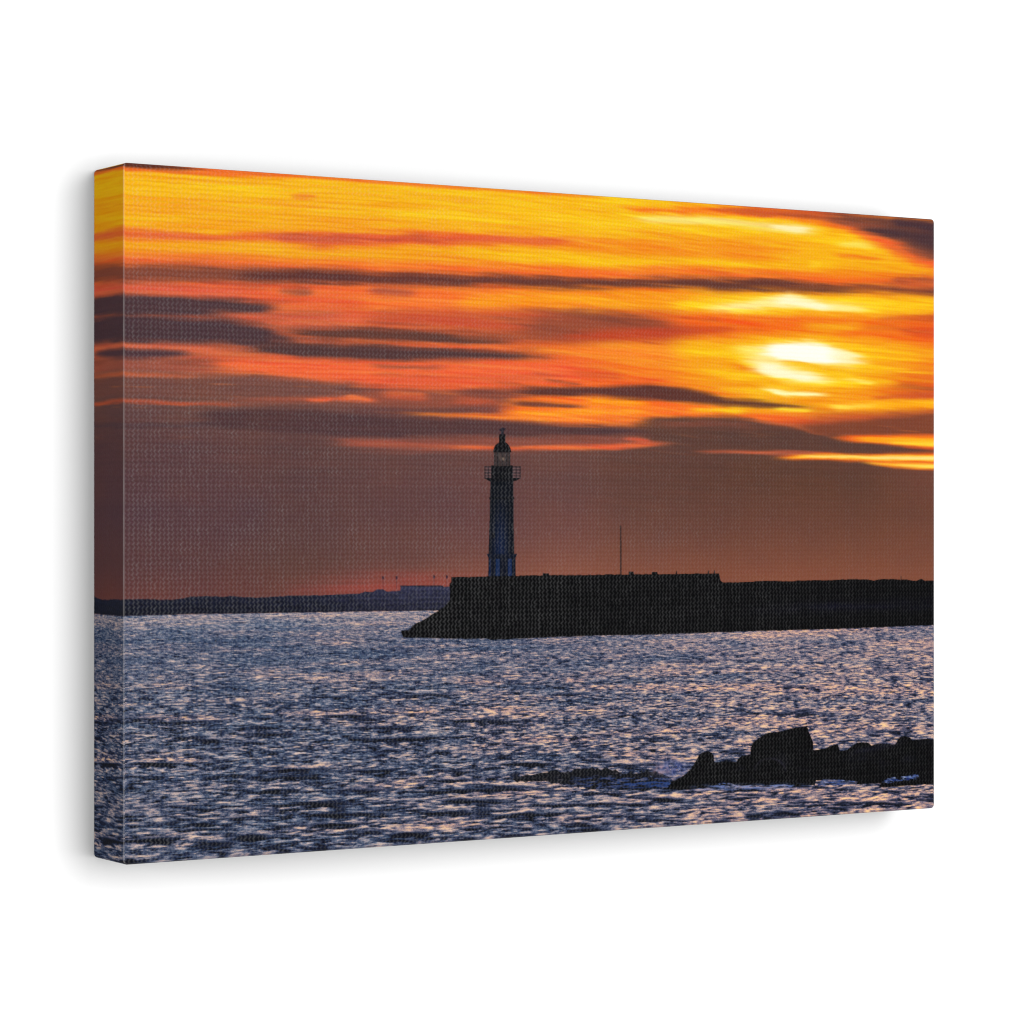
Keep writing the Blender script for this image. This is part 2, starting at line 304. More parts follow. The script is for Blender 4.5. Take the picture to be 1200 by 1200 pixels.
    line((246,202,22), .9, 9, [(960,281,3),(1000,283,7),(1040,290,7),(1065,297,2)])
    line((245,222,100), .85, 5, [(972,284,.6),(1000,284.5,3.4),(1020,285.5,3),(1040,288,.8)])
    line((236,128,22), .85, 4, [(968,295.5,.5),(990,298.5,2),(1020,301.5,2.8),(1045,302,.8)])
    line((247,206,40), .7, 4, [(945,308.5,.6),(955,309,2),(966,309,.6)])
    band((240,112,26), .85, 5, [(715,237,238),(740,239,247),(780,241,247),(800,240,250),(860,240.5,250),(900,244,252),(950,248,258),(1000,252,268),(1030,254,280)], 6)
    line((190,78,40), .8, 4, [(820,241.5,.6),(850,244,2.2),(880,246,3),(930,249,3.5),(970,252,4),(1010,255,5)])
    band((240,160,24), .9, 8, [(985,249,268),(1020,253,284),(1050,256,302),(1095,258,322)])
    band((238,104,44), .95, 8, [(950,247,258),(990,250,267),(1020,253,279),(1050,256,296),(1072,258,306),(1095,258,314)])
    band((92,56,50), .95, 8, [(950,247,252),(985,250,259),(1012,253,268),(1040,255,276),(1058,257,284),(1075,258,294),(1095,258,303)], 10)
    band((70,47,52), .9, 6, [(990,262,266),(1020,264,271),(1060,268,279),(1095,272,291)])
    band((66,44,52), .85, 6, [(1040,254,260),(1070,257,266),(1095,259,272)])
    line((168,82,52), .85, 5, [(978,260,.6),(1005,261.5,2.4),(1030,262.5,1.6),(1055,264,.6)]); line((130,72,56), .5, 6, [(1050,284,.8),(1075,292,4),(1095,299,4)])
    # top edge fringe at the left
    band((238,112,36), .95, 3, [(140,E(140)-9,E(140)+10),(200,E(200)-9,E(200)+7.5),(250,E(250)-9,E(250)+6.5),(300,E(300)-9,E(300)+4.5),(340,E(340)-9,E(340)+2.5),(380,E(380)-9,E(380)+2),(450,E(450)-9,E(450)+3.2),(520,E(520)-9,E(520)+2.5),(580,E(580)-9,E(580)+1.6),(720,E(720)-9,E(720)+1.5)], None, .5)
    band((84,42,34), .95, 2.5, [(140,E(140)-9,E(140)+3.8),(180,E(180)-9,E(180)+3.4),(215,E(215)-9,E(215)+2.),(235,E(235)-9,E(235)+.4),(255,E(255)-9,E(255)-.6)], None, .5)
    # glow over the far shore
    band((132,64,58), .7, 22, [(310,692,700),(385,681,702),(430,675,702),(480,674,700),(530,678,698),(600,686,692)])
    line((168,70,58), .4, 16, [(360,692,2),(440,688,7),(500,684,5),(560,686,1)])

    # streaks across the whole sky, strongest where it burns
    lum = (img @ np.array([.3, .59, .11])) / 255
    tilt = V - .035 * U * smooth((U - .8) / 1.5)
    st = fbm(U / .7, tilt / .021, 41, 3) * .6 + fbm(U / .24, tilt / .0095, 47, 3) * .5
    fine = fbm(U / .1, tilt / .0052, 49, 2)
    k = smooth((lum - .30) / .3) * smooth((.95 - lum) / .12)
    img += ((st - .2) * k)[..., None] * np.array([4., 24., 6.]) + (fine * k)[..., None] * np.array([2., 7., 3.])
    mid_ = smooth((lum - .22) / .12) * smooth((.62 - lum) / .15) * smooth((.84 - V) / .1)
    brown = smooth((fbm(U / .38, tilt / .03, 43, 4) - .15) / .9)
    img = img * (1 - (brown * mid_ * .42)[..., None]) + np.array([112., 58., 46.]) * (brown * mid_ * .42)[..., None]
    glow_ = smooth((fbm(U / .3, tilt / .018, 45, 3) - .45) / .8) * mid_
    img = img * (1 - (glow_ * .4)[..., None]) + np.array([246., 122., 44.]) * (glow_ * .4)[..., None]
    dkz = (lum < .34) * 1.
    img += ((st * .6 + fine * .25) * dkz * smooth((1.12 - V) / .3))[..., None] * np.array([7., 3., 2.])
    blot = fbm(U / .16, V / .11, 53, 2)
    img += (blot * dkz)[..., None] * np.array([2.2, .6, -1.2])

    # ---- solid shapes
    ss = 3                                                # edge supersampling
    def poly(pts, jag=0., seed=0):
        px = np.array([p[0] for p in pts], float); py = np.array([p[1] for p in pts], float)
        if jag:
            g = np.random.default_rng(seed); qx, qy = [], []
            for i in range(len(px)):
                j = (i + 1) % len(px); n = max(1, int(math.hypot(px[j] - px[i], py[j] - py[i]) / 3.2))
                for q in range(n):
                    t = q / n; qx.append(px[i] + (px[j] - px[i]) * t + g.normal() * jag * .5 * (q > 0)); qy.append(py[i] + (py[j] - py[i]) * t + g.normal() * jag * (q > 0))
            px, py = np.array(qx), np.array(qy)
        m = np.zeros(Y.shape)
        j0 = max(0, int(np.searchsorted(X, px.min())) - 2); j1 = min(NU, int(np.searchsorted(X, px.max())) + 2)
        rowsel = np.where((Y[:, j0:j1].max(1) >= py.min() - 2) & (Y[:, j0:j1].min(1) <= py.max() + 2))[0]
        if len(rowsel) == 0 or j1 <= j0: return m
        i0, i1 = rowsel[0], rowsel[-1] + 1
        acc = np.zeros((i1 - i0, j1 - j0))
        for a in range(ss):
            for b in range(ss):
                vv = v[i0:i1] + ((a + .5) / ss - .5) * (v[1] - v[0]); uu = u[j0:j1] + ((b + .5) / ss - .5) * (u[1] - u[0])
                xx, s_ = cvs_px(uu); yy = 602 + (vv[:, None] - 1) * s_[None, :]; xx = np.broadcast_to(xx[None, :], yy.shape)
                ins = np.zeros(yy.shape, bool)
                for k in range(len(px)):
                    x1, y1, x2, y2 = px[k], py[k], px[k - 1], py[k - 1]
                    if y1 == y2: continue
                    c = ((y1 > yy) != (y2 > yy)) & (xx < (x2 - x1) * (yy - y1) / (y2 - y1) + x1)
                    ins ^= c
                acc += ins
        m[i0:i1, j0:j1] = acc / ss / ss
        return m
    def fill(m, col):
        nonlocal img
        m = m[..., None]; img = img * (1 - m) + (np.array(col, float) if not isinstance(col, np.ndarray) else col) * m

    # ---- sea
    hz = np.interp(X, [140, 250, 350, 420, 510, 560, 1100], [722, 719.6, 718.4, 717, 716, 715, 700])
    R = int(1.27 / 2 * NV)                                # first row that can hold water
    Us, Vs, Ys, Xs = U[R:], V[R:], Y[R:], XX[R:]
    w0 = np.clip(Vs - 1.285, 0, 1)
    h = .0025 + .0031 * w0 / .7
    n = 0.; q = 0.; mid = 0.
    for k in range(4):
        hk = .0025 * 1.5 ** k
        wt = np.clip(1 - np.abs(np.log(h / hk) / math.log(1.5)), 0, 1)
        if wt.max() <= 0: continue
        wx = fbm(Us / (hk * 20), Vs / (hk * 9), 60 + k * 9, 2)
        a = fbm(Us / (hk * 8.5) + .3 * wx, Vs / (hk * 1.15) + .45 * wx, 61 + k * 9, 3, .58)
        b = fbm(Us / (hk * 26) + .3 * wx, Vs / (hk * 3.4) + .8 * wx, 65 + k * 9, 3, .6)
        n = n + wt * a; mid = mid + wt * b; q = q + wt * wt
    q = np.sqrt(q + 1e-6)
    n = n / q; mid = mid / q; n = n / n[w0 > .02].std(); mid = mid / mid[w0 > .02].std()
    grain = np.random.default_rng(5).normal(size=Y.shape); gr = grain[R:]
    far = smooth((w0 - .03) / .35)
    s = n * (.42 + .38 * far) + mid * (.2 + .2 * far) + gr * .2 + .1 * (1 - far)
    patch = fbm(Us / .9, Vs / .04, 131, 3); patch2 = fbm(Us / .28, Vs / .03, 137, 2)
    long_ = fbm(Us / 1.3, Vs / .022, 143, 3) * (1 - .5 * far)
    s = s + .34 * patch + .2 * patch2 + .34 * long_ - .2 - .16 * far
    s = s + .55 * smooth((.075 - w0) / .06) + .16 * smooth((Xs - 480) / 300) + .2 * smooth((Xs - 640) / 350)
    warm = np.clip((Xs - 330) / 800, 0, 1) * .6 + .2 + .34 * patch2 + .26 * patch + .2 * long_
    tw = [(298, 425, 837, 5, .5), (395, 520, 836, 5, .6), (520, 650, 802, 2.5, .55), (650, 695, 797.5, 2.2, 1.1), (470, 515, 803, 2, .8), (560, 625, 833, 4, .65), (470, 640, 830, 5, .25),
          (660, 800, 806, 3, .3), (760, 830, 857, 3, .5), (790, 1000, 806, 5, .45), (880, 1095, 808, 4, .45), (840, 1095, 850, 6, .35), (240, 330, 762, 2, .5), (300, 420, 755, 2, .35), (145, 290, 842, 4, .35), (800, 1095, 935, 12, .35), (1000, 1080, 940, 5, .3),
          (330, 400, 875, 3, .4), (380, 470, 925, 4, .35), (500, 600, 968, 4, .4), (640, 720, 965, 4, .4), (150, 260, 890, 5, .25), (600, 700, 868, 4, .4), (690, 760, 885, 3, .4)]
    for x0, x1, yc, hh, amp in tw:
        e = smooth((Xs - x0) / 25) * smooth((x1 - Xs) / 25) * np.exp(-((Ys + wav[R:] * .8 - yc) / hh) ** 2)
        warm = warm + e * amp; s = s + e * amp * .6
    # wavelets : thin dark faces under paler crests, scattered and traced
    g = np.random.default_rng(77)
    waves = []
    for _ in range(900):
        x = g.uniform(140, 1100); f = g.random() ** .8; uu = (3394 * -1.1063 - (x - 600) * 8.243) / ((x - 600) * .532 - 3394 * .847)
        y = 602 + (.30 + .70 * f) * cvs_px(uu)[1]; d = .22 + .78 * f
        waves.append((x, y, g.uniform(5, 22) * d * g.uniform(.6, 1.5), g.uniform(.8, 2.1) * (.45 + .55 * d), g.uniform(.35, .95) * (.45 + .55 * f), g.normal() * .03 - .01))
    waves += [w_ + (-.02,) for w_ in [(178,897,26,2.6,.9),(215,848,40,2,.7),(265,912,36,2.2,.7),(305,855,20,3,.8),(315,862,30,2,.8),(345,905,36,3.4,.9),(335,913,30,2.6,.8),(410,957,40,3,.9),(395,968,34,3,.7),(470,868,46,2.8,.95),(450,855,36,3,.7),(545,846,36,2.2,.9),(600,847,34,2.2,.7),(530,955,36,3,.8),(480,980,22,3.6,.9),(425,845,26,2.6,.6),(500,816,30,2.2,.8),(670,815,20,2,.7),(620,878,16,2.5,.6),(560,942,34,2.8,.9),(520,917,24,2.6,.85),(540,928,30,2.6,.7),(180,985,22,3.6,.9),(290,983,26,4.4,.9),(250,990,24,2.4,.8),(375,942,30,2.6,.85),(360,945,50,2.2,.7),(420,928,34,3,.6),(1010,944,28,2.4,.85),(905,955,30,2.4,.5),(930,806,25,1.3,.6),(850,775,60,1.3,.4),(940,838,40,1.8,.6),(1040,858,25,1.6,.5),(225,866,20,2.4,.8),(165,845,20,2,.8),(245,870,16,2,.8),(205,897,40,1.4,.7),(440,905,26,2.6,.8),(620,897,26,2.4,.8),(590,926,30,2.6,.7),(700,932,30,2,.6),(670,945,50,2,.7),(640,956,34,2.6,.7),(450,818,30,1.6,.5),(380,818,22,1.5,.6),(410,841,24,2.2,.7)]]
    for cx, cy, lx, ly, op, sl in waves:
        j0, j1 = np.searchsorted(X, [cx - lx * 1.5, cx + lx * 1.5])
        if j1 - j0 < 2: continue
        yr = Ys[:, j0:j1]; ii = np.where((yr.max(1) > cy - ly * 4 - 5) & (yr.min(1) < cy + ly * 4 + 5))[0]
        if len(ii) < 2: continue
        sl_ = (slice(ii[0], ii[-1] + 1), slice(j0, j1))
        dx = (Xs[sl_] - cx) / lx
        dy = Ys[sl_] - cy - (Xs[sl_] - cx) * sl + mid[sl_] * .7 + n[sl_] * .45
        env = np.clip(1 - dx * dx * .55, 0, 1)
        face = env * np.exp(-np.where(dy < 0, (dy / (ly * .75)) ** 2, (dy / (ly * 1.25)) ** 2))
        crest = env * np.exp(-((dy + ly * 2.1) / (ly * .9)) ** 2)
        s[sl_] = s[sl_] * (1 - .8 * face * op) - 2.7 * face * op + .75 * crest * op
    warm = np.clip(warm, 0, 1)[..., None]
    st_ = np.array([-2.5, -1.5, -.75, .0, .7, 1.5, 2.6])
    cool = np.array([[13,16,26],[26,34,58],[46,61,90],[84,97,122],[132,133,148],[182,167,168],[210,188,188]], float)
    hot = np.array([[13,15,24],[26,31,50],[60,64,90],[118,106,120],[176,144,142],[228,180,148],[250,206,148]], float)
    ca = np.stack([np.interp(s, st_, cool[:, c]) for c in range(3)], -1); cb = np.stack([np.interp(s, st_, hot[:, c]) for c in range(3)], -1)
    sea = img.copy(); sea[R:] = ca * (1 - warm) + cb * warm
    def full(a, fillv=0.):
        o = np.full(Y.shape, fillv); o[R:] = a; return o
    n = full(n)
    ms = np.clip((Y - hz[None, :]) / 1.0 + .5, 0, 1)
    fill(ms, sea)

    # ---- far shore
    g = np.random.default_rng(3)
    shore = [(130,702.5),(160,702.5),(175,703),(200,703.5),(212,702),(222,699.5),(240,699),(255,699.6),(275,699.2),(285,700.5),(300,700.8),(320,699.5),(345,698.4),(370,698),(400,697),(420,696),(427,693.6),(436,694),(441,691),(448,691),(452,693.5),(468,692.6),(469,687),(518,687),(519,688),(530,688),(540,690),(540,716),(510,716),(420,717),(350,718.4),(250,719.6),(145,722),(130,722)]
    ysh = np.clip((Y - 690) / 30, 0, 1); bl = smooth((XX - 330) / 150)
    c_sh = (np.array([24., 27., 44.]) * (1 - bl[..., None]) + np.array([38., 39., 60.]) * bl[..., None]) * (1.12 - .38 * ysh[..., None])
    c_sh = c_sh * (1 + .22 * fbm(U / .03, V / .008, 151, 2)[..., None]) + (np.exp(-((Y - 702 + (XX - 400) * .015) / .9) ** 2) * bl * 10)[..., None]
    fill(poly(shore, .3, 4), np.clip(c_sh, 4, 255))
    fill(poly([(470,688.2),(516,688.2),(516,692),(470,692)]) * .5, (50,52,78)); fill(poly([(468,686.4),(519,686.4),(519,687.8),(468,687.8)]) * .7, (24,25,38))
    for lx, ly in ((448, 677.5), (464, 677.5), (508, 676.5), (523, 676.5)):
        fill(poly([(lx-1.3,ly-2),(lx+1.1,ly-2),(lx+1.2,ly+1.2),(lx-.9,ly+2.2)]) * .85, (52,36,50)); fill(poly([(lx-.4,ly),(lx+.4,ly),(lx+.4,691),(lx-.4,691)]) * .35, (60,44,60))
    # ---- lighthouse
    Z_ = [(574.3,562),(601,562),(601.4,600),(602.2,650),(572.2,650),(573.6,600)]
    t_ = smooth((Y - 566) / 80)[..., None]
    side = np.exp(-((XX - 586) / 9.) ** 2)[..., None]
    c_lh = np.array([11., 14., 22.]) * (1 - t_ * side) + np.array([15., 27., 56.]) * t_ * side
    fill(poly(Z_), c_lh)
    fill(poly([(573,582.5),(602.3,582.5),(602.6,585),(572.8,585)]) * .8, (12,14,20))
    fill(poly([(570,649.5),(605.6,649.5),(604,653.5),(571.8,653.5)]), (12,18,34)); fill(poly([(572,653),(603.6,653),(604,678),(571.6,678)]), (13,18,32))
    fill(poly([(580.6,655),(585.2,655),(585.2,677),(580.2,677)]) * .9, (20,40,78)); fill(poly([(595,655),(599.2,655),(599.6,677),(594.8,677)]) * .9, (20,40,80)); fill(poly([(573,655),(575,655),(574.6,677),(572.4,677)]) * .7, (19,34,70))
    fill(poly([(575.5,624),(579.5,624),(579.5,631),(575.5,631)]) * .6, (20,18,20))
    fill(poly([(575.2,545.5),(600.4,545.5),(600.4,563),(575.2,563)]), (11,12,17))
    fill(poly([(567.4,546.5),(609.6,546.5),(609.4,561),(568,561)]) * .45, (96,80,86))
    for yy in (546.9, 550.5, 554, 557.5): fill(poly([(567.2,yy-.55),(609.8,yy-.55),(609.8,yy+.55),(567.2,yy+.55)]) * .8, (26,22,28))
    for xx in (567.8, 571.6, 604.6, 609.2): fill(poly([(xx-.5,546),(xx+.5,546),(xx+.5,561),(xx-.5,561)]) * .8, (26,22,28))
    fill(poly([(575.2,545.5),(600.4,545.5),(600.4,563),(575.2,563)]), (12,13,18))
    fill(poly([(567.2,559.8),(609.6,559.8),(606,562.6),(601,564),(574.4,564),(571,562.6)]), (12,13,18))
    fill(poly([(578.6,527),(597.6,527),(597.6,546),(578.6,546)]), (58,48,48))
    for xx in (579.2, 583, 588, 593, 597): fill(poly([(xx-.55,528),(xx+.55,528),(xx+.55,546),(xx-.55,546)]) * .8, (22,19,22))
    fill(poly([(583,533),(586,531),(588.5,536),(586,541)]) * .45, (92,80,76)); fill(poly([(590,532),(593,530),(592,540),(589.5,543)]) * .4, (88,77,74)); fill(poly([(588,536),(590.4,536),(590.4,539),(588,539)]) * .8, (128,106,88))
    fill(poly([(577.4,529.6),(578.4,524.5),(580.4,521),(583.6,518.6),(586,517.6),(591,517.6),(593.6,519),(596,521.6),(597.8,525),(598.8,529.6)]), (11,11,15))
    fill(poly([(584.6,508.6),(591.8,508.6),(591.6,518.5),(584.4,518.5)]), (10,10,14)); fill(poly([(585.6,508.5),(590.4,508.5),(591.4,511),(585,511)]), (14,13,18))
    fill(poly([(587.2,501),(589,500.4),(590.6,501.2),(591.6,503),(589.8,505),(590,509),(586.4,509),(587,505),(584.6,504)]), (34,32,42))
    fill(poly([(584.6,502.2),(592.6,501.2),(592.8,502.4),(584.8,503.4)]) * .7, (40,36,46))
    # ---- pier
    pier = [(528.6,676.6),(560,676),(620,674.8),(636,674.4),(636,672),(643,672),(643,674.4),(700,673.8),(736.6,673.6),(737,670.4),(742.4,670.2),(743,673.4),(763.6,673.2),(764.4,670.6),(770.2,670.6),(771,673.2),(843,672.4),(845,681),(847.5,683),(862,682.8),(880,682),(900,681),(912,681.2),(925,681.6),(940,681),(955,680),(975,680.4),(985,679.6),(1005,679),(1016,679.4),(1025,680.8),(1032,679.4),(1048,679),(1060,679.4),(1075,681),(1080.5,678.6),(1085,681),(1110,680.6),(1110,732.4),(1095,733),(1000,737),(880,740.4),(760,744.4),(690,745.8),(640,747.6),(590,750),(575,750.6),(570,749),(530,749.2),(500,748.2),(472,747.6),(469,741),(470,739.4),(479,739),(482,734.6),(486,731.4),(492,729),(500,724.6),(504,721.4),(512,717),(517,713.4),(521,710.6),(526.6,704),(527,690),(526,689),(526.4,684),(528,683)]
    c_p = np.zeros(Y.shape + (3,)) + np.array([7., 7., 9.])
    blu = (np.exp(-((Y - 711 + (XX - 1000) * .03) / 7) ** 2) * smooth((XX - 840) / 120) * (.6 + .4 * fbm(U / .1, V / .03, 171, 2)))[..., None]
    c_p = c_p + np.clip(blu, 0, 1) * np.array([8., 8., 19.])
    fill(poly(pier, .22, 9), c_p)
    fill(poly([(726.9,616),(728.1,616),(728.3,675),(726.7,675)]) * .9, (30,18,18))
    for bx, by in ((793, 671.2), (830.5, 670.8), (837.5, 670.6)): fill(poly([(bx-1.2,by+1.6),(bx-.2,by-1.6),(bx+.8,by-2.4),(bx+.7,by+2.2)]) * .85, (26,18,18))
    fill(poly([(1056.4,675.4),(1057.2,675.2),(1057.4,680),(1056.4,680)]) * .7, (34,22,22))
    # ---- dark swell and foreground rocks
    swell = [(596,915),(606,911),(618,908.5),(632,907),(641,906.4),(650,903.6),(656,906),(662,906.6),(672,903),(684,901.4),(700,900.8),(714,902.6),(726,906.6),(735,908),(748,906.4),(764,905.8),(774,907),(782,911),(792,916),(792,926),(770,926.6),(745,925),(720,925),(700,926),(685,924.6),(672,921),(650,919),(630,917.4),(612,917)]
    msw = poly(swell, 1.3, 12) * (1 - .22 * smooth((n - 1. + .03 * (640 - XX) * (XX < 640)) / .9))
    c_sw = np.zeros(Y.shape + (3,)) + np.array([13., 14., 20.]); bb = (smooth((Y - 911 + n * 2.2) / 5) * smooth((XX - 640) / 60) * smooth(.4 + n * .6))[..., None]
    c_sw = c_sw * (1 - bb) + np.array([34., 50., 92.]) * bb
    fill(msw * .96, c_sw)
    fill(poly([(722,919),(745,918),(785,916),(790,923),(760,923),(735,922)], .6, 14) * smooth(.75 + n * .5), (38,60,112))
    e = np.exp(-(((XX - 789) / 17) ** 2 + ((Y - 902) / 9) ** 2)) * smooth(.75 + .6 * perlin(U / .02, V / .02, 181) + .3 * grain)
    cs = np.array([70., 80., 126.]) + np.clip(perlin(U / .012, V / .012, 187), -.4, 1)[..., None] * np.array([75., 66., 56.])
    fill(np.clip(e * 1.5, 0, .95), np.clip(cs, 20, 220))
    e = np.exp(-(((XX - 775) / 10) ** 2 + ((Y - 903) / 5) ** 2)) * smooth(.5 + .6 * perlin(U / .014, V / .012, 191)); fill(np.clip(e, 0, .8), (178,142,150))
    rocks = [(781,926.6),(787,918),(798,912),(804,908),(810,902),(814,896),(817,891),(819,887),(822,884),(826,882.2),(831,881.8),(835,884),(836.8,887),(837.4,894.2),(850,893.4),(863.5,894),(866,889.6),(870,887),(880,885),(880.6,878),(882,872.5),(885,869.6),(890,866),(897.5,861),(906,859.4),(917,858),(926,855.4),(934,853.5),(944,852.4),(947,853.5),(950,862.5),(953.5,871),(954,880.4),(960,879.6),(968,878.6),(973,875.6),(978,874),(982.5,873.6),(985,881.4),(994,879.6),(1000,875),(1005,871.6),(1010,871),(1018,871.4),(1022,874.8),(1033.5,872.4),(1050.5,873),(1053,868),(1056,864.6),(1062,864),(1067.5,865.4),(1070,868.8),(1082,867),(1095,867.4),(1110,867),(1110,921),(1095,920.6),(1077,920.6),(1070,921.6),(1053,923),(1040,924),(1031,923.6),(1033,919.4),(1020,920),(1004,920.6),(1006,917),(990,917),(975,915),(957,916),(955.5,921.4),(935,922.4),(912,920.8),(900,922.6),(889,922),(862,921.4),(854,918.6),(850,922),(841,921),(827,924.6),(800,927)]
    c_r = np.zeros(Y.shape + (3,)) + np.array([6., 6., 8.])
    c_r = c_r + np.clip(fbm(U / .12, V / .06, 201, 3) - .25, 0, 1)[..., None] * np.array([9., 9., 15.]) + (np.exp(-((Y - 880 + (XX - 1015) * .2) / 4) ** 2) * smooth((XX - 985) / 30) * smooth((1070 - XX) / 30))[..., None] * np.array([10., 10., 18.])
    arch = np.exp(-((np.hypot((XX - 903) / 1.1, (Y - 907)) - 17) / 1.4) ** 2) * smooth((908 - Y) / 8)
    c_r = c_r + arch[..., None] * np.array([16., 15., 19.])
    fill(poly(rocks, .35, 15), c_r)
    fo = smooth(.55 + n * .5 + grain * .15)
    for pl in ([(1034,918),(1040,913.6),(1056,911.4),(1070,909.4),(1077,908.4),(1078,913),(1072,915),(1060,916.6),(1048,918.6)], [(958,917.4),(966,914.6),(985,915),(1003,916.6),(1000,920),(980,921),(960,921.6)], [(842,920),(846,917.6),(855,919),(854,923),(846,923)]):
        fill(poly(pl, .5, 16) * fo, np.clip(np.array([66., 84., 134.]) + perlin(U / .02, V / .006, 211)[..., None] * np.array([84., 78., 64.]), 20, 235))
    e = np.exp(-((Y - 925 + (XX - 800) * .02) / 3.2) ** 2) * smooth((XX - 800) / 30) * smooth((960 - XX) / 40) * smooth(.4 + n * .5)
    fill(e * .8, (92,116,176))
    # print grain
    img = img + grain[..., None] * 1.6 + np.random.default_rng(8).normal(size=img.shape) * 1.2
    return np.clip(img, 2, 253)
# ---------------------------------------------------------------- end of the picture

# ---------------------------------------------------------------- the canvas print
GAIN = 1.28                       # light falling on the face, relative to a white that just fills the exposure
picture = paint_picture()
def to_linear(c):
    c = c / 255.
    return np.where(c <= .04045, c / 12.92, ((c + .055) / 1.055) ** 2.4)
ink = to_linear(picture) / GAIN      # reflectance of the inks

cmat, nt, bs = principled('printed_canvas')
N = nt.nodes.new; L = nt.links.new
def math_node(op, a, b=None, c=None):
    n = N('ShaderNodeMath'); n.operation = op
    for i, x in enumerate((a, b, c)):
        if x is None: continue
        if isinstance(x, (int, float)): n.inputs[i].default_value = x
        else: L(x, n.inputs[i])
    return n.outputs[0]
col = N('ShaderNodeAttribute'); col.attribute_name = 'ink'
wv = N('ShaderNodeAttribute'); wv.attribute_name = 'thread'            # thread coordinates: x warp, y weft, z how much the weave and its painted sheen show
sep = N('ShaderNodeSeparateXYZ'); L(wv.outputs['Vector'], sep.inputs[0])
nz = N('ShaderNodeTexNoise'); nz.inputs['Scale'].default_value = .55; nz.inputs['Detail'].default_value = 2; L(wv.outputs['Vector'], nz.inputs['Vector'])
wob = math_node('MULTIPLY', math_node('SUBTRACT', nz.outputs['Fac'], .5), 1.1)
tx = math_node('ADD', sep.outputs[0], wob); ty = math_node('ADD', sep.outputs[1], math_node('MULTIPLY', wob, -.8))
TAU = 2 * math.pi
sy = math_node('SINE', math_node('MULTIPLY', ty, TAU))
warp = math_node('SINE', math_node('ADD', math_node('MULTIPLY', tx, TAU), math_node('MULTIPLY', sy, .95)))      # warp threads swing round the weft
weft = math_node('COSINE', math_node('MULTIPLY', ty, TAU))
p = math_node('ADD', math_node('MULTIPLY', warp, .36), math_node('MULTIPLY', weft, .1))
p = math_node('ADD', p, math_node('MULTIPLY', math_node('SUBTRACT', nz.outputs['Fac'], .5), .6))
p = math_node('MAXIMUM', math_node('MINIMUM', math_node('ADD', p, .5), 1.), 0.)
p = math_node('POWER', p, 2.4)
wn1 = N('ShaderNodeTexWhiteNoise'); wn1.noise_dimensions = '1D'; L(math_node('FLOOR', math_node('ADD', tx, .25)), wn1.inputs['W'])     # some threads stand higher than others
wn2 = N('ShaderNodeTexWhiteNoise'); wn2.noise_dimensions = '1D'; L(math_node('FLOOR', math_node('ADD', ty, .25)), wn2.inputs['W'])
slub = N('ShaderNodeTexNoise'); slub.inputs['Scale'].default_value = .07; slub.inputs['Detail'].default_value = 3; L(wv.outputs['Vector'], slub.inputs['Vector'])
vary = math_node('MULTIPLY', math_node('MULTIPLY_ADD', wn1.outputs['Value'], .45, .76), math_node('MULTIPLY_ADD', wn2.outputs['Value'], .4, .78))
vary = math_node('MULTIPLY', vary, math_node('MULTIPLY_ADD', slub.outputs['Fac'], 1., .5))
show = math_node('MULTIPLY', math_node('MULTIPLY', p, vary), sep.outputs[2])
# sheen on the high threads, put into the colour as pale grey
thread_sheen = N('ShaderNodeMix'); thread_sheen.data_type = 'RGBA'; thread_sheen.blend_type = 'MIX'
L(math_node('MULTIPLY', show, .06), thread_sheen.inputs[0]); gap_shade = N('ShaderNodeMix'); gap_shade.data_type = 'RGBA'; gap_shade.blend_type = 'MULTIPLY'; gap_shade.inputs[7].default_value = (.90, .88, .85, 1)      # shade between the weft rows, multiplied into the colour
gap = math_node('MULTIPLY', math_node('POWER', math_node('MULTIPLY_ADD', weft, -.5, .5), 2.), sep.outputs[2])
L(gap, gap_shade.inputs[0]); L(col.outputs['Color'], gap_shade.inputs[6]); L(gap_shade.outputs[2], thread_sheen.inputs[6]); thread_sheen.inputs[7].default_value = (.62, .62, .63, 1)
L(thread_sheen.outputs[2], bs.inputs['Base Color'])
bs.inputs['Roughness'].default_value = .62; bs.inputs['Specular IOR Level'].default_value = .02
bp = N('ShaderNodeBump'); bp.inputs['Strength'].default_value = .3; bp.inputs['Distance'].default_value = .0004
L(show, bp.inputs['Height']); L(bp.outputs['Normal'], bs.inputs['Normal'])

def P(u, v, d):
    """canvas units (across, down, behind the front face) to metres on the wall"""
    return np.stack([CX + (u - 1.5) * UNIT, -(DEPTH - d) * UNIT - .0002, CZ - (v - 1) * UNIT], -1)

def grid_mesh(name, pts, colors, thread, parent):
    h, w = pts.shape[:2]
    me = bpy.data.meshes.new(name)
    idx = np.arange(h * w).reshape(h, w)
    f = np.stack([idx[:-1, :-1], idx[1:, :-1], idx[1:, 1:], idx[:-1, 1:]], -1).reshape(-1, 4)
    me.vertices.add(h * w); me.vertices.foreach_set('co', pts.reshape(-1).astype(np.float32))
    me.loops.add(f.size); me.loops.foreach_set('vertex_index', f.reshape(-1).astype(np.int32))
    me.polygons.add(len(f)); me.polygons.foreach_set('loop_start', (np.arange(len(f)) * 4).astype(np.int32))
    me.polygons.foreach_set('use_smooth', np.ones(len(f), bool))
    me.update(calc_edges=True)
    at = me.attributes.new('ink', 'FLOAT_COLOR', 'POINT')
    at.data.foreach_set('color', np.concatenate([colors, np.ones(colors.shape[:2] + (1,))], -1).reshape(-1).astype(np.float32))
    at = me.attributes.new('thread', 'FLOAT_VECTOR', 'POINT')
    at.data.foreach_set('vector', thread.reshape(-1).astype(np.float32))
    me.materials.append(cmat)
    o = bpy.data.objects.new(name, me); scene.collection.objects.link(o); o.parent = parent
    o.matrix_parent_inverse = parent.matrix_world.inverted()
    return o

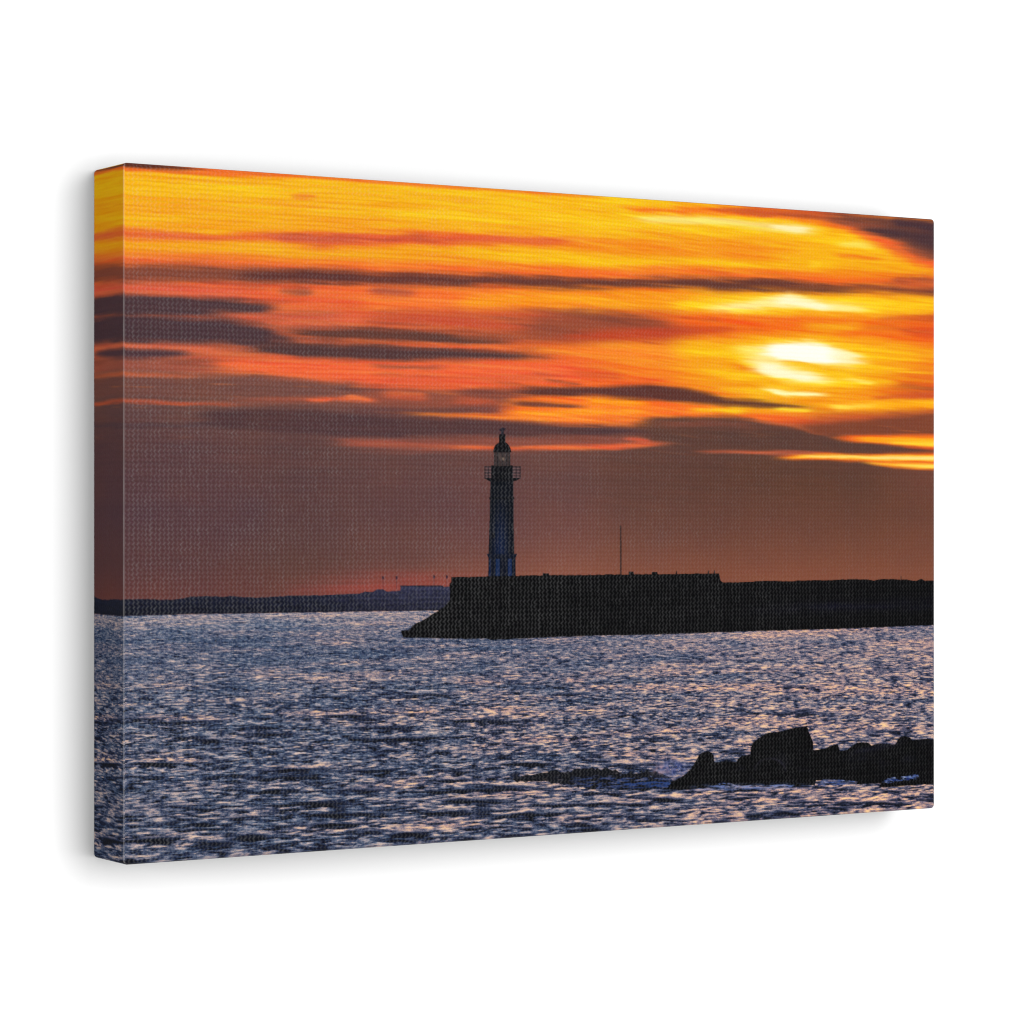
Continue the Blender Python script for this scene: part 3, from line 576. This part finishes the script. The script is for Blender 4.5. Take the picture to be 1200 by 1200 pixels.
root = bpy.data.objects.new('canvas_print', None); scene.collection.objects.link(root)
root.location = (CX, 0, CZ - UNIT)
root['label'] = 'stretched canvas print of a lighthouse on a dark pier at orange sunset'
root['category'] = 'canvas print'
bpy.context.view_layer.update()

PW, PH = .01376, .0141               # thread spacing across and down
FOLD = .0045                         # radius of the folded edge
CR = .013                            # rounding of the corners
def rounded(u, v, inset):
    """pull points that lie outside the rounded corners back onto them"""
    r = max(CR - inset, 1e-4); lo_u, hi_u, lo_v, hi_v = CR, 3 - CR, CR, 2 - CR
    cu = np.clip(u, lo_u, hi_u); cv = np.clip(v, lo_v, hi_v)
    du, dv = u - cu, v - cv; d = np.hypot(du, dv)
    both = (du != 0) & (dv != 0) & (d > r)
    k = np.where(both, r / np.maximum(d, 1e-9), 1.)
    return cu + du * k, cv + dv * k

# front
uu = np.linspace(FOLD, 3 - FOLD, NU); vv = np.linspace(FOLD, 2 - FOLD, NV)
U_, V_ = np.meshgrid(uu, vv)
Ur, Vr = rounded(U_, V_, FOLD)
front = grid_mesh('printed_front', P(Ur, Vr, 0 * U_), ink, np.stack([U_ / PW, V_ / PH, 1 - .25 * U_], -1), root)  # painted thread sheen and gap shade fade towards the right

# wrapped sides : the picture runs on, mirrored, round the fold
prof = [(FOLD * (1 - math.sin(t)), FOLD * (1 - math.cos(t))) for t in np.linspace(0, math.pi / 2, 6)]
steps = np.linspace(0, DEPTH - FOLD - .006, 84)[1:]
prof += [(0., FOLD + s) for s in steps]
prof += [(.006 * (1 - math.cos(t)), DEPTH - .006 + .006 * math.sin(t)) for t in np.linspace(0, math.pi / 2, 5)[1:]]
prof = np.array(prof)                # (inset, depth)
along_arc = np.concatenate([[0], np.cumsum(np.hypot(np.diff(prof[:, 0]), np.diff(prof[:, 1])))])

def side(which):
    vert = which in ('left', 'right')
    n = NV if vert else NU; length = 2. if vert else 3.
    t = np.linspace(0, length, n)
    T, I = np.meshgrid(t, prof[:, 0], indexing='ij'); D = np.broadcast_to(prof[:, 1][None], T.shape)
    # outline with rounded corners: the two ends sweep an eighth of the corner each
    lo, hi = CR, length - CR
    q = np.clip(T, lo, hi)
    f = np.where(T < lo, (lo - T) / CR, np.where(T > hi, (T - hi) / CR, 0.)) * (math.pi / 4)
    sg = np.where(T < lo, -1., 1.)
    r = np.maximum(CR - I, .0005)
    a = q + sg * r * np.sin(f); b = CR - r * np.cos(f)
    if which == 'left': u, v = b, a
    elif which == 'right': u, v = 3 - b, a
    elif which == 'top': u, v = a, b
    else: u, v = a, 2 - b
    k = np.clip(along_arc / (3. if vert else 2.) * ((NU if vert else NV) - 1), 0, None)
    k0 = k.astype(int); kf = (k - k0)[None, :, None]
    strip = ink if vert else ink.transpose(1, 0, 2)            # (along, inwards)
    if which in ('right', 'bottom'): strip = strip[:, ::-1]
    c = strip[:, k0] * (1 - kf) + strip[:, k0 + 1] * kf
    wear = np.exp(-((along_arc - FOLD * .8) / (FOLD * .5)) ** 2) * {'left': .24, 'right': .1, 'top': .05, 'bottom': .12}[which]
    wn = np.interp(np.arange(n), np.arange(0, n + 12, 12), np.random.default_rng(len(which)).uniform(.75, 1.15, len(np.arange(0, n + 12, 12))))
    w = np.clip(wear[None, :] * wn[:, None], 0, .7)[..., None]
    c = c * (1 - w) + np.array([.46, .44, .43]) * w             # ink rubbed thin along the fold
    th = np.stack([(-along_arc[None, :] if vert else T + 0 * I) / PW + 0 * T, (T if vert else -along_arc[None, :] + 0 * T) / PH + 0 * I, np.full(T.shape, .12)], -1)
    pts = P(u, v, D)
    flip = which in ('left', 'bottom')
    if flip: pts, c, th = pts[:, ::-1], c[:, ::-1], th[:, ::-1]
    return grid_mesh('wrapped_edge', pts, c, th, root)
for w_ in ('left', 'right', 'top', 'bottom'):
    o = side(w_)
    o['label'] = {'left': 'left edge of the canvas, the picture mirrored round the fold', 'right': 'right folded edge of the canvas', 'top': 'top folded edge of the canvas', 'bottom': 'bottom folded edge of the canvas'}[w_]
